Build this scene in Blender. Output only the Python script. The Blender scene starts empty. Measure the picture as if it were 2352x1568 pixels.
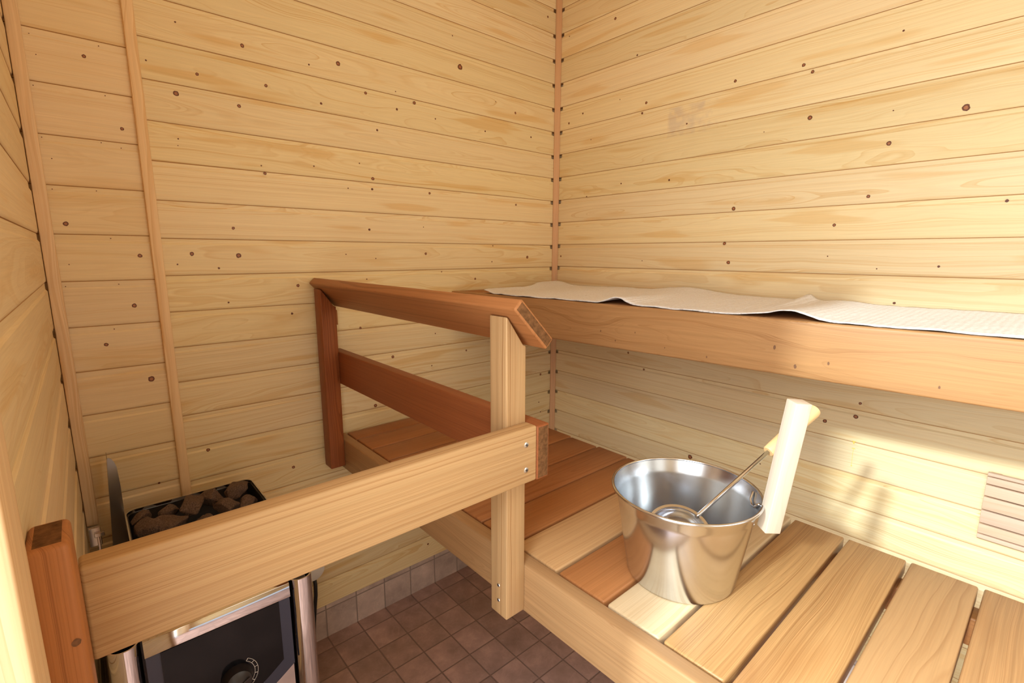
import bpy, bmesh, math, random
from mathutils import Vector, Matrix, noise
from math import sin, cos, pi, sqrt, exp

S = bpy.context.scene
COL = S.collection

# ------------------------------------------------------------------ camera
cam_d = bpy.data.cameras.new('camera')
cam_d.sensor_fit = 'HORIZONTAL'; cam_d.sensor_width = 36.0
cam_d.lens = 1128.769 / 2352 * 36.0
cam_d.clip_start = 0.01
cam = bpy.data.objects.new('camera', cam_d); COL.objects.link(cam)
cr, cu, cf = (0.75182229, -0.65936175, 0.00230568), (0.11421947, 0.13367852, 0.98442062), (0.64939753, 0.73984602, -0.17581445)
cam.matrix_world = Matrix(((cr[0], cu[0], -cf[0], -1.47415), (cr[1], cu[1], -cf[1], -1.41556), (cr[2], cu[2], -cf[2], 1.20166), (0, 0, 0, 1)))
S.camera = cam

# ------------------------------------------------------------------ light
W = bpy.data.worlds.new('world'); S.world = W; W.use_nodes = True
bg = W.node_tree.nodes['Background']; bg.inputs[0].default_value = (0.80, 0.88, 1.0, 1); bg.inputs[1].default_value = 1.0

def lamp(name, kind, loc, direction, energy, color, **kw):
    d = bpy.data.lights.new(name, kind); d.energy = energy; d.color = color
    for k, v in kw.items(): setattr(d, k, v)
    o = bpy.data.objects.new(name, d); COL.objects.link(o); o.location = loc
    o.rotation_euler = Vector(direction).to_track_quat('-Z', 'Y').to_euler()
    return o
lamp('low_sun', 'SUN', (-4, -1.2, 3), (1, 0.01, -0.515), 3.6, (0.85, 0.985, 1.0), angle=math.radians(3.2))
lamp('outer_room_window', 'AREA', (-2.9, -1.45, 1.35), (1, 0.12, -0.25), 34, (0.80, 0.91, 1.0), shape='RECTANGLE', size=1.5, size_y=2.0)
lamp('outer_floor_fill', 'AREA', (-2.35, -1.45, 2.3), (0, 0, -1), 60, (0.80, 0.90, 1.0), shape='RECTANGLE', size=1.2, size_y=1.2)  # added lamp, whitens the outer floor for the bucket's reflection
lamp('doorway_fill', 'AREA', (-1.75, -1.46, 0.98), (1, 0.42, -0.03), 10.5, (1.0, 0.93, 0.76), shape='RECTANGLE', size=0.74, size_y=1.85)  # added fill beside the camera, lifts the shaded lower parts
lamp('window_fill', 'AREA', (-0.70, -2.06, 1.27), (0.0, 1, -0.06), 4.3, (1.0, 0.87, 0.60), shape='RECTANGLE', size=0.95, size_y=1.0)  # fill behind a guessed unseen window, warmed to tint the back wall
lamp('ceiling_fill', 'AREA', (-0.85, -0.85, 2.19), (0, 0, -1), 1.9, (1.0, 0.86, 0.58), shape='RECTANGLE', size=1.1, size_y=1.4)  # added warm fill under the ceiling, evens out the room

S.view_settings.view_transform = 'Standard'; S.view_settings.look = 'None'
S.view_settings.gamma = 1.0; S.view_settings.use_curve_mapping = False
S.view_settings.exposure = -0.05
S.cycles.use_denoising = True
S.cycles.max_bounces = 12; S.cycles.diffuse_bounces = 10; S.cycles.glossy_bounces = 5

# ------------------------------------------------------------------ materials
def new_mat(name):
    m = bpy.data.materials.new(name); m.use_nodes = True
    return m, m.node_tree, m.node_tree.nodes['Principled BSDF']

class NT:
    def __init__(s, t): s.t = t
    def n(s, typ, **kw):
        x = s.t.nodes.new(typ)
        for k, v in kw.items(): setattr(x, k, v)
        return x
    def put(s, sock, v):
        if hasattr(v, 'is_output'): s.t.links.new(v, sock)
        elif v is not None: sock.default_value = v
    def m(s, op, a, b=None, c=None, clamp=False):
        x = s.n('ShaderNodeMath', operation=op, use_clamp=clamp)
        for i, v in enumerate((a, b, c)):
            if v is not None: s.put(x.inputs[i], v)
        return x.outputs[0]
    def xyz(s, a, b, c):
        x = s.n('ShaderNodeCombineXYZ')
        for i, v in enumerate((a, b, c)): s.put(x.inputs[i], v)
        return x.outputs[0]
    def noise(s, vec, scale=1.0, detail=2.0, rough=0.5):
        x = s.n('ShaderNodeTexNoise'); s.put(x.inputs['Vector'], vec)
        x.inputs['Scale'].default_value = scale; x.inputs['Detail'].default_value = detail; x.inputs['Roughness'].default_value = rough
        return x.outputs[0]
    def ramp(s, fac, stops, interp='LINEAR'):
        x = s.n('ShaderNodeValToRGB'); x.color_ramp.interpolation = interp
        e = x.color_ramp.elements
        while len(e) < len(stops): e.new(0.5)
        for el, (p, c) in zip(e, stops):
            el.position = p; el.color = c if len(c) == 4 else (*c, 1)
        s.put(x.inputs[0], fac); return x.outputs[0]
    def mix(s, fac, a, b, mode='MIX'):
        x = s.n('ShaderNodeMix', data_type='RGBA', blend_type=mode)
        s.put(x.inputs[0], fac)
        s.put(x.inputs[6], a if hasattr(a, 'is_output') else (*a, 1)); s.put(x.inputs[7], b if hasattr(b, 'is_output') else (*b, 1))
        return x.outputs[2]
    def mrange(s, v, a, b, c=0.0, d=1.0):
        x = s.n('ShaderNodeMapRange', clamp=True); s.put(x.inputs[0], v)
        for i, q in enumerate((a, b, c, d)): x.inputs[i + 1].default_value = q
        return x.outputs[0]

def wood(name, light, dark, freq=170.0, contrast=0.55, board=None, rough=0.5, tint=0.10, patch=(0, 0, 0), patch_amt=0.0, stain=False, wobble=0.035, spec=0.35, streak=0.22, heart=None):
    """Sawn timber: growth rings of a log whose heart lies off the board; local X runs along the grain."""
    mt, t, bs = new_mat(name); T = NT(t)
    tc = T.n('ShaderNodeTexCoord'); sep = T.n('ShaderNodeSeparateXYZ'); t.links.new(tc.outputs['Object'], sep.inputs[0])
    X, Y, Z = sep.outputs
    oi = T.n('ShaderNodeObjectInfo')
    wn = T.n('ShaderNodeTexWhiteNoise', noise_dimensions='1D')
    if board:
        z0, pitch = board
        idx = T.m('FLOOR', T.m('DIVIDE', T.m('SUBTRACT', Z, z0), pitch))
        zc = T.m('SUBTRACT', T.m('SUBTRACT', Z, z0), T.m('MULTIPLY', T.m('ADD', idx, 0.5), pitch))
        T.put(wn.inputs['W'], T.m('ADD', T.m('MULTIPLY', idx, 1.37), T.m('MULTIPLY', oi.outputs['Random'], 91.0)))
    else:
        zc = Z
        T.put(wn.inputs['W'], T.m('MULTIPLY', oi.outputs['Random'], 713.0))
    rs = T.n('ShaderNodeSeparateColor'); t.links.new(wn.outputs['Color'], rs.inputs[0])
    r, g, b = rs.outputs[0], rs.outputs[1], rs.outputs[2]
    xo = T.m('ADD', X, T.m('MULTIPLY', b, 50.0))
    hz = T.m('MULTIPLY', T.m('SUBTRACT', r, 0.5), 0.14)
    hy = T.m('ADD', T.m('MULTIPLY', g, 0.07), 0.012)
    if heart: hz = T.m('ADD', T.m('MULTIPLY', T.m('SUBTRACT', r, 0.5), 0.02), heart[0]); hy = T.m('ADD', T.m('MULTIPLY', g, 0.02), heart[1])
    wob = T.m('SUBTRACT', T.noise(T.xyz(T.m('MULTIPLY', xo, 1.7), T.m('MULTIPLY', Y, 5.0), T.m('MULTIPLY', zc, 9.0)), detail=2.0), 0.5)
    wob2 = T.m('SUBTRACT', T.noise(T.xyz(T.m('MULTIPLY', xo, 9.0), T.m('MULTIPLY', Y, 30.0), T.m('MULTIPLY', zc, 45.0)), detail=1.0), 0.5)
    dz = T.m('ADD', T.m('SUBTRACT', zc, hz), T.m('MULTIPLY', wob, wobble * 0.8))
    dy = T.m('ADD', T.m('ADD', Y, hy), T.m('MULTIPLY', wob, wobble * 1.6))
    rr = T.m('ADD', T.m('SQRT', T.m('ADD', T.m('MULTIPLY', dz, dz), T.m('MULTIPLY', dy, dy))), T.m('MULTIPLY', wob2, 0.0035))
    rr = T.m('ADD', rr, T.m('MULTIPLY', X, T.m('MULTIPLY', T.m('SUBTRACT', b, 0.5), 0.02)))
    sp1 = T.n('ShaderNodeTexNoise', noise_dimensions='1D'); T.put(sp1.inputs['W'], T.m('ADD', T.m('MULTIPLY', rr, 45.0), T.m('MULTIPLY', b, 30.0))); sp1.inputs['Detail'].default_value = 2.0
    rr = T.m('ADD', rr, T.m('MULTIPLY', sp1.outputs[0], 0.016))
    rq = T.m('MULTIPLY', rr, freq)
    wr = T.n('ShaderNodeTexWhiteNoise', noise_dimensions='1D'); T.put(wr.inputs['W'], T.m('ADD', T.m('FLOOR', rq), T.m('MULTIPLY', r, 57.0)))
    ring = T.m('FRACT', rq)
    prof = T.ramp(ring, [(0.0, (0, 0, 0)), (0.45, (0.16, 0.16, 0.16)), (0.80, (0.75, 0.75, 0.75)), (0.90, (1, 1, 1)), (0.97, (0.35, 0.35, 0.35)), (1.0, (0, 0, 0))])
    fib = T.noise(T.xyz(T.m('MULTIPLY', xo, 14.0), T.m('MULTIPLY', Y, 600.0), T.m('MULTIPLY', zc, 600.0)), detail=2.0)
    band = T.noise(T.xyz(T.m('MULTIPLY', xo, 0.8), T.m('MULTIPLY', Y, 20.0), T.m('MULTIPLY', zc, 32.0)), detail=2.0)
    fac = T.m('MULTIPLY', prof, T.m('MULTIPLY', T.m('MULTIPLY', T.mrange(band, 0.3, 0.7, 0.35, 1.0), T.mrange(wr.outputs['Value'], 0.0, 1.0, 0.25, 1.15)), contrast))
    col = T.mix(fac, light, dark)
    if patch_amt > 0:
        pt = T.noise(T.xyz(T.m('MULTIPLY', xo, 2.6), T.m('MULTIPLY', Y, 10.0), T.m('MULTIPLY', zc, 26.0)), detail=1.5)
        col = T.mix(T.m('MULTIPLY', T.mrange(pt, 0.60, 0.66), patch_amt), col, patch)
    strk = T.noise(T.xyz(T.m('MULTIPLY', xo, 2.5), T.m('MULTIPLY', Y, 190.0), T.m('MULTIPLY', T.m('ADD', zc, T.m('MULTIPLY', wob, wobble * 0.6)), 190.0)), detail=3.0, rough=0.6)
    v = T.m('ADD', T.m('ADD', T.m('MULTIPLY', T.m('SUBTRACT', fib, 0.5), 0.16), T.m('MULTIPLY', T.m('SUBTRACT', strk, 0.5), streak)), T.m('ADD', 1.0 - tint * 0.5, T.m('MULTIPLY', r, tint)))
    col = T.mix(1.0, col, T.xyz(v, v, T.m('SUBTRACT', v, T.m('MULTIPLY', T.m('SUBTRACT', g, 0.5), tint * 0.8))), 'MULTIPLY')
    if stain:   # an old grey water mark on the panelling
        px = T.m('MULTIPLY', T.m('ADD', X, 0.572), 1.0 / 0.085); pz = T.m('MULTIPLY', T.m('SUBTRACT', Z, 1.612), 1.0 / 0.046)
        dist = T.m('MAXIMUM', T.m('ABSOLUTE', px), T.m('ABSOLUTE', pz))
        sn = T.noise(T.xyz(X, Y, Z), scale=32.0, detail=2.0)
        k = T.m('MULTIPLY', T.mrange(dist, 1.02, 0.90), T.mrange(T.m('ADD', sn, T.m('MULTIPLY', px, 0.12)), 0.38, 0.62))
        col = T.mix(T.m('MULTIPLY', k, 0.35), col, (0.47, 0.37, 0.33))
    t.links.new(col, bs.inputs['Base Color'])
    bs.inputs['Roughness'].default_value = rough
    bs.inputs['Specular IOR Level'].default_value = spec
    bp = T.n('ShaderNodeBump'); bp.inputs['Strength'].default_value = 0.12; bp.inputs['Distance'].default_value = 0.0008
    t.links.new(T.m('ADD', fib, T.m('MULTIPLY', prof, -0.4)), bp.inputs['Height']); t.links.new(bp.outputs[0], bs.inputs['Normal'])
    return mt

def plain(name, col, rough=0.5, metal=0.0, spec=0.5, noise_amt=0.0, nscale=40.0, bump=0.0):
    mt, t, bs = new_mat(name)
    bs.inputs['Base Color'].default_value = (*col, 1); bs.inputs['Roughness'].default_value = rough
    bs.inputs['Metallic'].default_value = metal; bs.inputs['Specular IOR Level'].default_value = spec
    if noise_amt > 0 or bump > 0:
        T = NT(t); tc = T.n('ShaderNodeTexCoord')
        nz = T.noise(tc.outputs['Object'], scale=nscale, detail=4.0, rough=0.65)
        if noise_amt > 0:
            v = T.mrange(nz, 0.25, 0.75, 1 - noise_amt, 1 + noise_amt)
            t.links.new(T.mix(1.0, col, T.xyz(v, v, v), 'MULTIPLY'), bs.inputs['Base Color'])
        if bump > 0:
            bp = T.n('ShaderNodeBump'); bp.inputs['Strength'].default_value = bump; bp.inputs['Distance'].default_value = 0.002
            t.links.new(nz, bp.inputs['Height']); t.links.new(bp.outputs[0], bs.inputs['Normal'])
    return mt

PINE_L, PINE_D, PINE_P = (0.79, 0.650, 0.385), (0.62, 0.375, 0.125), (0.68, 0.44, 0.17)
PITCH, PITCHL = 0.0865, 0.0992
ZA0 = 2.1002 - 25 * PITCH          # groove heights of the wide panelling
ZL0 = 1.637 - 17 * PITCHL          # groove heights of the wider boards
M_A = wood('pine_panel', PINE_L, PINE_D, 175, 0.80, (ZA0, PITCH), patch=PINE_P, patch_amt=0.6, tint=0.13, streak=0.20)
M_B = wood('pine_panel_stained', PINE_L, PINE_D, 175, 0.75, (ZA0 + 0.003, PITCH), patch=PINE_P, patch_amt=0.5, stain=True, tint=0.12, streak=0.20)
M_L = wood('pine_panel_wide', (0.79, 0.63, 0.39), PINE_D, 150, 0.45, (ZL0, PITCHL), patch=PINE_P, patch_amt=0.30)
M_TRIM = wood('pine_trim', (0.80, 0.58, 0.34), (0.60, 0.33, 0.12), 140, 0.7, patch=(0.66, 0.36, 0.13), patch_amt=0.6)
M_TRIMR = wood('reddish_trim', (0.66, 0.39, 0.20), (0.48, 0.24, 0.10), 200, 0.6)
M_THERMO = wood('heat_treated_wood', (0.38, 0.155, 0.052), (0.21, 0.070, 0.019), 260, 0.8, spec=0.2, streak=0.5, rough=0.42, tint=0.25)
M_THERMOD = wood('dark_heat_treated_wood', (0.27, 0.084, 0.027), (0.14, 0.036, 0.010), 260, 0.8, spec=0.2, streak=0.5, rough=0.42, tint=0.15)
M_LBEAM = wood('lower_bench_front_wood', (0.41, 0.240, 0.108), (0.24, 0.110, 0.040), 300, 0.75, spec=0.25, streak=0.4, rough=0.42, tint=0.10)
M_BEAM = wood('bench_front_wood', (0.41, 0.218, 0.090), (0.22, 0.088, 0.027), 300, 0.75, spec=0.25, streak=0.45, rough=0.42, tint=0.10)
M_PALE = wood('pale_rail_wood', (0.48, 0.300, 0.142), (0.28, 0.125, 0.040), 200, 1.0, streak=0.34, rough=0.5, tint=0.08, wobble=0.012, heart=(0.075, 0.045))
M_RAIL = wood('hand_rail_wood', (0.36, 0.148, 0.052), (0.19, 0.064, 0.018), 280, 0.8, spec=0.2, streak=0.5, rough=0.42, tint=0.10)
M_END = plain('dark_end_grain', (0.150, 0.070, 0.028), 0.75, spec=0.08, noise_amt=0.5, nscale=120)
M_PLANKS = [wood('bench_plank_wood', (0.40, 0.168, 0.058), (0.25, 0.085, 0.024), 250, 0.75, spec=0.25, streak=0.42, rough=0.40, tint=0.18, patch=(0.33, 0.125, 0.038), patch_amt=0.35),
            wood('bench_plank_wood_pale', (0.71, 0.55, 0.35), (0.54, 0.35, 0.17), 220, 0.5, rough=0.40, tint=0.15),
            wood('bench_plank_wood_sunlit', (0.51, 0.295, 0.125), (0.28, 0.125, 0.042), 230, 0.85, streak=0.5, rough=0.40, tint=0.16, patch=(0.36, 0.17, 0.058), patch_amt=0.55),  # paler front planks: some of the sunlight is put into this colour
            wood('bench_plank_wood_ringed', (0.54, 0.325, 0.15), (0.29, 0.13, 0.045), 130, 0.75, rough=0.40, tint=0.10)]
M_POSTR = wood('ringed_post_wood', (0.42, 0.165, 0.052), (0.19, 0.058, 0.015), 300, 1.0, rough=0.45, tint=0.05, wobble=0.022, heart=(0.060, 0.012))
M_BIRCH = wood('pale_birch', (0.57, 0.475, 0.37), (0.48, 0.37, 0.26), 150, 0.35, rough=0.5, tint=0.05)
M_GRIP = wood('yellow_grip_wood', (0.78, 0.53, 0.26), (0.60, 0.34, 0.13), 200, 0.5, rough=0.4, tint=0.05)
M_ASPEN = wood('vent_wood', (0.62, 0.44, 0.31), (0.50, 0.31, 0.18), 150, 0.4, rough=0.5)
M_KNOT = plain('knot_ring', (0.13, 0.035, 0.012), 0.5, noise_amt=0.3, nscale=300)
M_KNOTC = plain('knot_heart', (0.36, 0.14, 0.055), 0.5, noise_amt=0.25, nscale=400)
M_BKNOT = plain('weathered_knot', (0.17, 0.075, 0.03), 0.6, noise_amt=0.3, nscale=300)
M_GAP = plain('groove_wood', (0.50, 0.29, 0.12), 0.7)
M_STEEL = plain('polished_steel', (0.69, 0.725, 0.785), 0.18, 1.0, noise_amt=0.06, nscale=22, bump=0.01)
M_STEELIN = plain('brushed_steel_inside', (0.56, 0.565, 0.58), 0.24, 1.0, noise_amt=0.08, nscale=22, bump=0.015)
M_CHROME = plain('chrome', (0.72, 0.71, 0.71), 0.07, 1.0, noise_amt=0.05, nscale=15)
M_DARKSTEEL = plain('dark_steel', (0.10, 0.085, 0.075), 0.35, 0.8, noise_amt=0.3, nscale=30)  # dark steel for basket inside, core and wall brackets
M_BLACK = plain('black_enamel', (0.004, 0.004, 0.006), 0.12, 0.0, spec=0.25)
M_BLUEBLACK = plain('blue_black_enamel', (0.04, 0.046, 0.08), 0.25, 0.1, spec=0.5)
M_KNOB = plain('black_knob', (0.02, 0.015, 0.016), 0.35)
M_MARK = plain('white_print', (0.75, 0.72, 0.70), 0.6)
M_STONE = plain('stove_stone', (0.125, 0.078, 0.055), 0.7, noise_amt=0.95, nscale=420, bump=1.0)
M_FIN = plain('dull_steel', (0.34, 0.30, 0.27), 0.22, 1.0)
M_WHITE = plain('white_plastic', (0.72, 0.70, 0.66), 0.45)
M_CABLE = plain('black_cable', (0.012, 0.01, 0.01), 0.45)
M_SCREW = plain('zinc_screw', (0.72, 0.73, 0.75), 0.3, 1.0)
M_SCREWR = plain('screw_recess', (0.10, 0.10, 0.11), 0.5, 0.8)
M_RESIN = plain('pine_resin', (0.80, 0.62, 0.14), 0.2)

def tile_mat(name, ox, oy, axes='XY', base=(0.42, 0.27, 0.23)):
    mt, t, bs = new_mat(name); T = NT(t)
    tc = T.n('ShaderNodeTexCoord'); sep = T.n('ShaderNodeSeparateXYZ'); t.links.new(tc.outputs['Object'], sep.inputs[0])
    a = sep.outputs['XYZ'.index(axes[0])]; b = sep.outputs['XYZ'.index(axes[1])]
    u = T.m('MULTIPLY', T.m('SUBTRACT', a, ox), 10.0); v = T.m('MULTIPLY', T.m('SUBTRACT', b, oy), 10.0)
    fu, fv = T.m('FRACT', u), T.m('FRACT', v)
    du = T.m('MINIMUM', fu, T.m('SUBTRACT', 1.0, fu)); dv = T.m('MINIMUM', fv, T.m('SUBTRACT', 1.0, fv))
    edge = T.m('MINIMUM', du, dv)
    grout = T.mrange(edge, 0.014, 0.026, 1.0, 0.0)
    wn = T.n('ShaderNodeTexWhiteNoise', noise_dimensions='2D')
    T.put(wn.inputs['Vector'], T.xyz(T.m('FLOOR', u), T.m('FLOOR', v), 0.0))
    off = T.n('ShaderNodeVectorMath', operation='MULTIPLY_ADD'); t.links.new(wn.outputs['Color'], off.inputs[0]); off.inputs[1].default_value = (7, 7, 7); t.links.new(tc.outputs['Object'], off.inputs[2])
    n1 = T.noise(off.outputs[0], scale=14, detail=5, rough=0.6)
    n2 = T.n('ShaderNodeTexNoise'); t.links.new(off.outputs[0], n2.inputs['Vector']); n2.inputs['Scale'].default_value = 18; n2.inputs['Detail'].default_value = 3; n2.inputs['Distortion'].default_value = 1.2
    vein = T.mrange(T.m('ABSOLUTE', T.m('SUBTRACT', n2.outputs[0], 0.5)), 0.0, 0.03, 1.0, 0.0)
    col = T.ramp(n1, [(0.3, tuple(c * 0.72 for c in base)), (0.55, base), (0.75, tuple(min(1, c * 1.35) for c in base))])
    col = T.mix(T.m('MULTIPLY', vein, 0.13), col, tuple(c * 1.7 for c in base))
    tv = T.m('ADD', 0.88, T.m('MULTIPLY', wn.outputs['Value'], 0.24))
    col = T.mix(1.0, col, T.xyz(tv, tv, tv), 'MULTIPLY')
    col = T.mix(grout, col, tuple(c * 0.55 for c in base))
    t.links.new(col, bs.inputs['Base Color']); bs.inputs['Roughness'].default_value = 0.42
    bp = T.n('ShaderNodeBump'); bp.inputs['Strength'].default_value = 0.5; bp.inputs['Distance'].default_value = 0.002
    t.links.new(T.m('ADD', T.m('MULTIPLY', grout, -1.0), T.m('MULTIPLY', n1, 0.35)), bp.inputs['Height']); t.links.new(bp.outputs[0], bs.inputs['Normal'])
    return mt
M_FLOOR = tile_mat('floor_tile', -0.007, -0.050)
M_SKIRT = tile_mat('skirting_tile', -0.006, 0.0955, 'XZ', base=(0.50, 0.39, 0.34))

# ------------------------------------------------------------------ mesh helpers
def frame(origin, xd, zd):
    x = Vector(xd).normalized(); z = Vector(zd); z = (z - x * z.dot(x)).normalized(); y = z.cross(x)
    o = Vector(origin)
    return Matrix(((x[0], y[0], z[0], o[0]), (x[1], y[1], z[1], o[1]), (x[2], y[2], z[2], o[2]), (0, 0, 0, 1)))

def setp(o, **kw):
    for k, v in kw.items():
        if v is not None: o[k] = v
    return o

def world_of(o):
    m = o.matrix_basis.copy()
    while o.parent: o = o.parent; m = o.matrix_basis @ m
    return m

def link(name, bm, mats, M=None, parent=None, smooth=False, local=False, angle=None):
    """bm in world space (or already local when local=True) -> one mesh object standing at M, child of parent."""
    M = M or Matrix.Identity(4)
    if not local: bm.transform(M.inverted())
    bmesh.ops.recalc_face_normals(bm, faces=bm.faces[:])
    me = bpy.data.meshes.new(name); bm.to_mesh(me); bm.free()
    for m in (mats if isinstance(mats, (list, tuple)) else [mats]): me.materials.append(m)
    if smooth or angle:
        me.polygons.foreach_set('use_smooth', [True] * len(me.polygons))
    if angle:
        me.set_sharp_from_angle(angle=math.radians(angle))
    o = bpy.data.objects.new(name, me); COL.objects.link(o)
    if parent is not None:
        o.parent = parent; o.matrix_basis = world_of(parent).inverted() @ M
    else: o.matrix_basis = M
    return o

def empty(name, loc, label, cat, group=None, kind=None):
    o = bpy.data.objects.new(name, None); COL.objects.link(o); o.location = loc; o.empty_display_size = 0.05
    return setp(o, label=label, category=cat, group=group, kind=kind)

def prism(poly, vec):
    """closed polygon (world points) swept along vec"""
    bm = bmesh.new(); v0 = [bm.verts.new(p) for p in poly]; v1 = [bm.verts.new(Vector(p) + Vector(vec)) for p in poly]
    n = len(poly); bm.faces.new(v0[::-1]); bm.faces.new(v1)
    for i in range(n): bm.faces.new((v0[i], v0[(i + 1) % n], v1[(i + 1) % n], v1[i]))
    bmesh.ops.recalc_face_normals(bm, faces=bm.faces[:]); return bm

def bev(bm, off, seg=2, min_angle=20):
    if off <= 0: return bm
    es = [e for e in bm.edges if e.is_manifold and e.calc_face_angle(0) > math.radians(min_angle)]
    bmesh.ops.bevel(bm, geom=es, offset=off, segments=seg, affect='EDGES', profile=0.5, clamp_overlap=True); return bm

def box(x0, x1, y0, y1, z0, z1, b=0.0, seg=2):
    return bev(prism([(x0, y0, z0), (x1, y0, z0), (x1, y1, z0), (x0, y1, z0)], (0, 0, z1 - z0)), b, seg)

def join(dst, src):
    me = bpy.data.meshes.new('tmp'); src.to_mesh(me); src.free(); dst.from_mesh(me); bpy.data.meshes.remove(me); return dst

AX = {'x': ((1, 0, 0), (0, 0, 1)), 'y': ((0, 1, 0), (0, 0, 1)), 'z': ((0, 0, 1), (1, 0, 0))}
def end_grain(o):
    me = o.data; me.materials.append(M_END); n = len(me.materials) - 1
    for f in me.polygons:
        if abs(f.normal.x) > 0.98: f.material_index = n
    return o
def timber(name, ext, axis, mat, parent=None, b=0.003, up=None, seg=2):
    x0, x1, y0, y1, z0, z1 = ext
    c = ((x0 + x1) / 2, (y0 + y1) / 2, (z0 + z1) / 2)
    xd, zd = AX[axis]
    return link(name, box(*ext, b=b, seg=seg), mat, frame(c, xd, up or zd), parent, angle=50)

def tube(pts, r, seg=12, cap=True):
    bm = bmesh.new(); pts = [Vector(p) for p in pts]; rings = []
    up = Vector((0, 0, 1)); n = len(pts)
    for i, p in enumerate(pts):
        d = (pts[min(i + 1, n - 1)] - pts[max(i - 1, 0)]).normalized()
        if abs(d.dot(up)) > 0.95: up = Vector((1, 0, 0))
        a = d.cross(up).normalized(); b = a.cross(d).normalized(); up = b
        rad = r[i] if isinstance(r, (list, tuple)) else r
        rings.append([bm.verts.new(p + (a * cos(2 * pi * k / seg) + b * sin(2 * pi * k / seg)) * rad) for k in range(seg)])
    for i in range(n - 1):
        for k in range(seg): bm.faces.new((rings[i][k], rings[i][(k + 1) % seg], rings[i + 1][(k + 1) % seg], rings[i + 1][k]))
    if cap: bm.faces.new(rings[0][::-1]); bm.faces.new(rings[-1])
    return bm

def lathe(prof, center, axis=(0, 0, 1), seg=64, closed=False):
    """prof: (radius, height) pairs turned about axis at center"""
    ax = Vector(axis).normalized(); t = Vector((1, 0, 0)) if abs(ax.x) < 0.9 else Vector((0, 1, 0))
    a = (t - ax * t.dot(ax)).normalized(); b = ax.cross(a); c = Vector(center); bm = bmesh.new(); rings = []
    for r, h in prof:
        if r < 1e-6: rings.append([bm.verts.new(c + ax * h)])
        else: rings.append([bm.verts.new(c + ax * h + (a * cos(2 * pi * k / seg) + b * sin(2 * pi * k / seg)) * r) for k in range(seg)])
    pairs = list(zip(rings, rings[1:])) + ([(rings[-1], rings[0])] if closed else [])
    for R0, R1 in pairs:
        for k in range(seg):
            k2 = (k + 1) % seg
            if len(R0) == 1 and len(R1) == 1: continue
            if len(R0) == 1: bm.faces.new((R0[0], R1[k2], R1[k]))
            elif len(R1) == 1: bm.faces.new((R0[k], R0[k2], R1[0]))
            else: bm.faces.new((R0[k], R0[k2], R1[k2], R1[k]))
    return bm

def screw_head(loc, nrm, r, parent, name='screw'):
    nrm = Vector(nrm)
    bm = lathe([(0, 0.0009), (r * 0.8, 0.0008), (r, 0.0001), (r, -0.004), (0, -0.004)], loc, nrm, 20)
    o = link(name, bm, [M_SCREW, M_SCREWR], None, parent, angle=40)
    t = Vector((0, 0, 1)) if abs(nrm.z) < 0.9 else Vector((1, 0, 0)); s = nrm.cross(t)
    bm = bmesh.new()
    for d, e in ((t, s), (s, t)):
        c = Vector(loc) + nrm * 0.00095
        vs = [bm.verts.new(c + d * (i * r * 0.5) + e * (j * r * 0.13) + nrm * k) for k in (0, 0.0002) for i, j in ((-1, -1), (1, -1), (1, 1), (-1, 1))]
        for f in ((0, 1, 2, 3), (4, 5, 6, 7), (0, 1, 5, 4), (1, 2, 6, 5), (2, 3, 7, 6), (3, 0, 4, 7)): bm.faces.new([vs[q] for q in f])
    bmesh.ops.recalc_face_normals(bm, faces=bm.faces[:])
    me = o.data; b2 = bmesh.new(); b2.from_mesh(me); n0 = len(b2.faces); join(b2, bm)
    for i, f in enumerate(b2.faces):
        if i >= n0: f.material_index = 1
    b2.to_mesh(me); b2.free()
    return o

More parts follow.
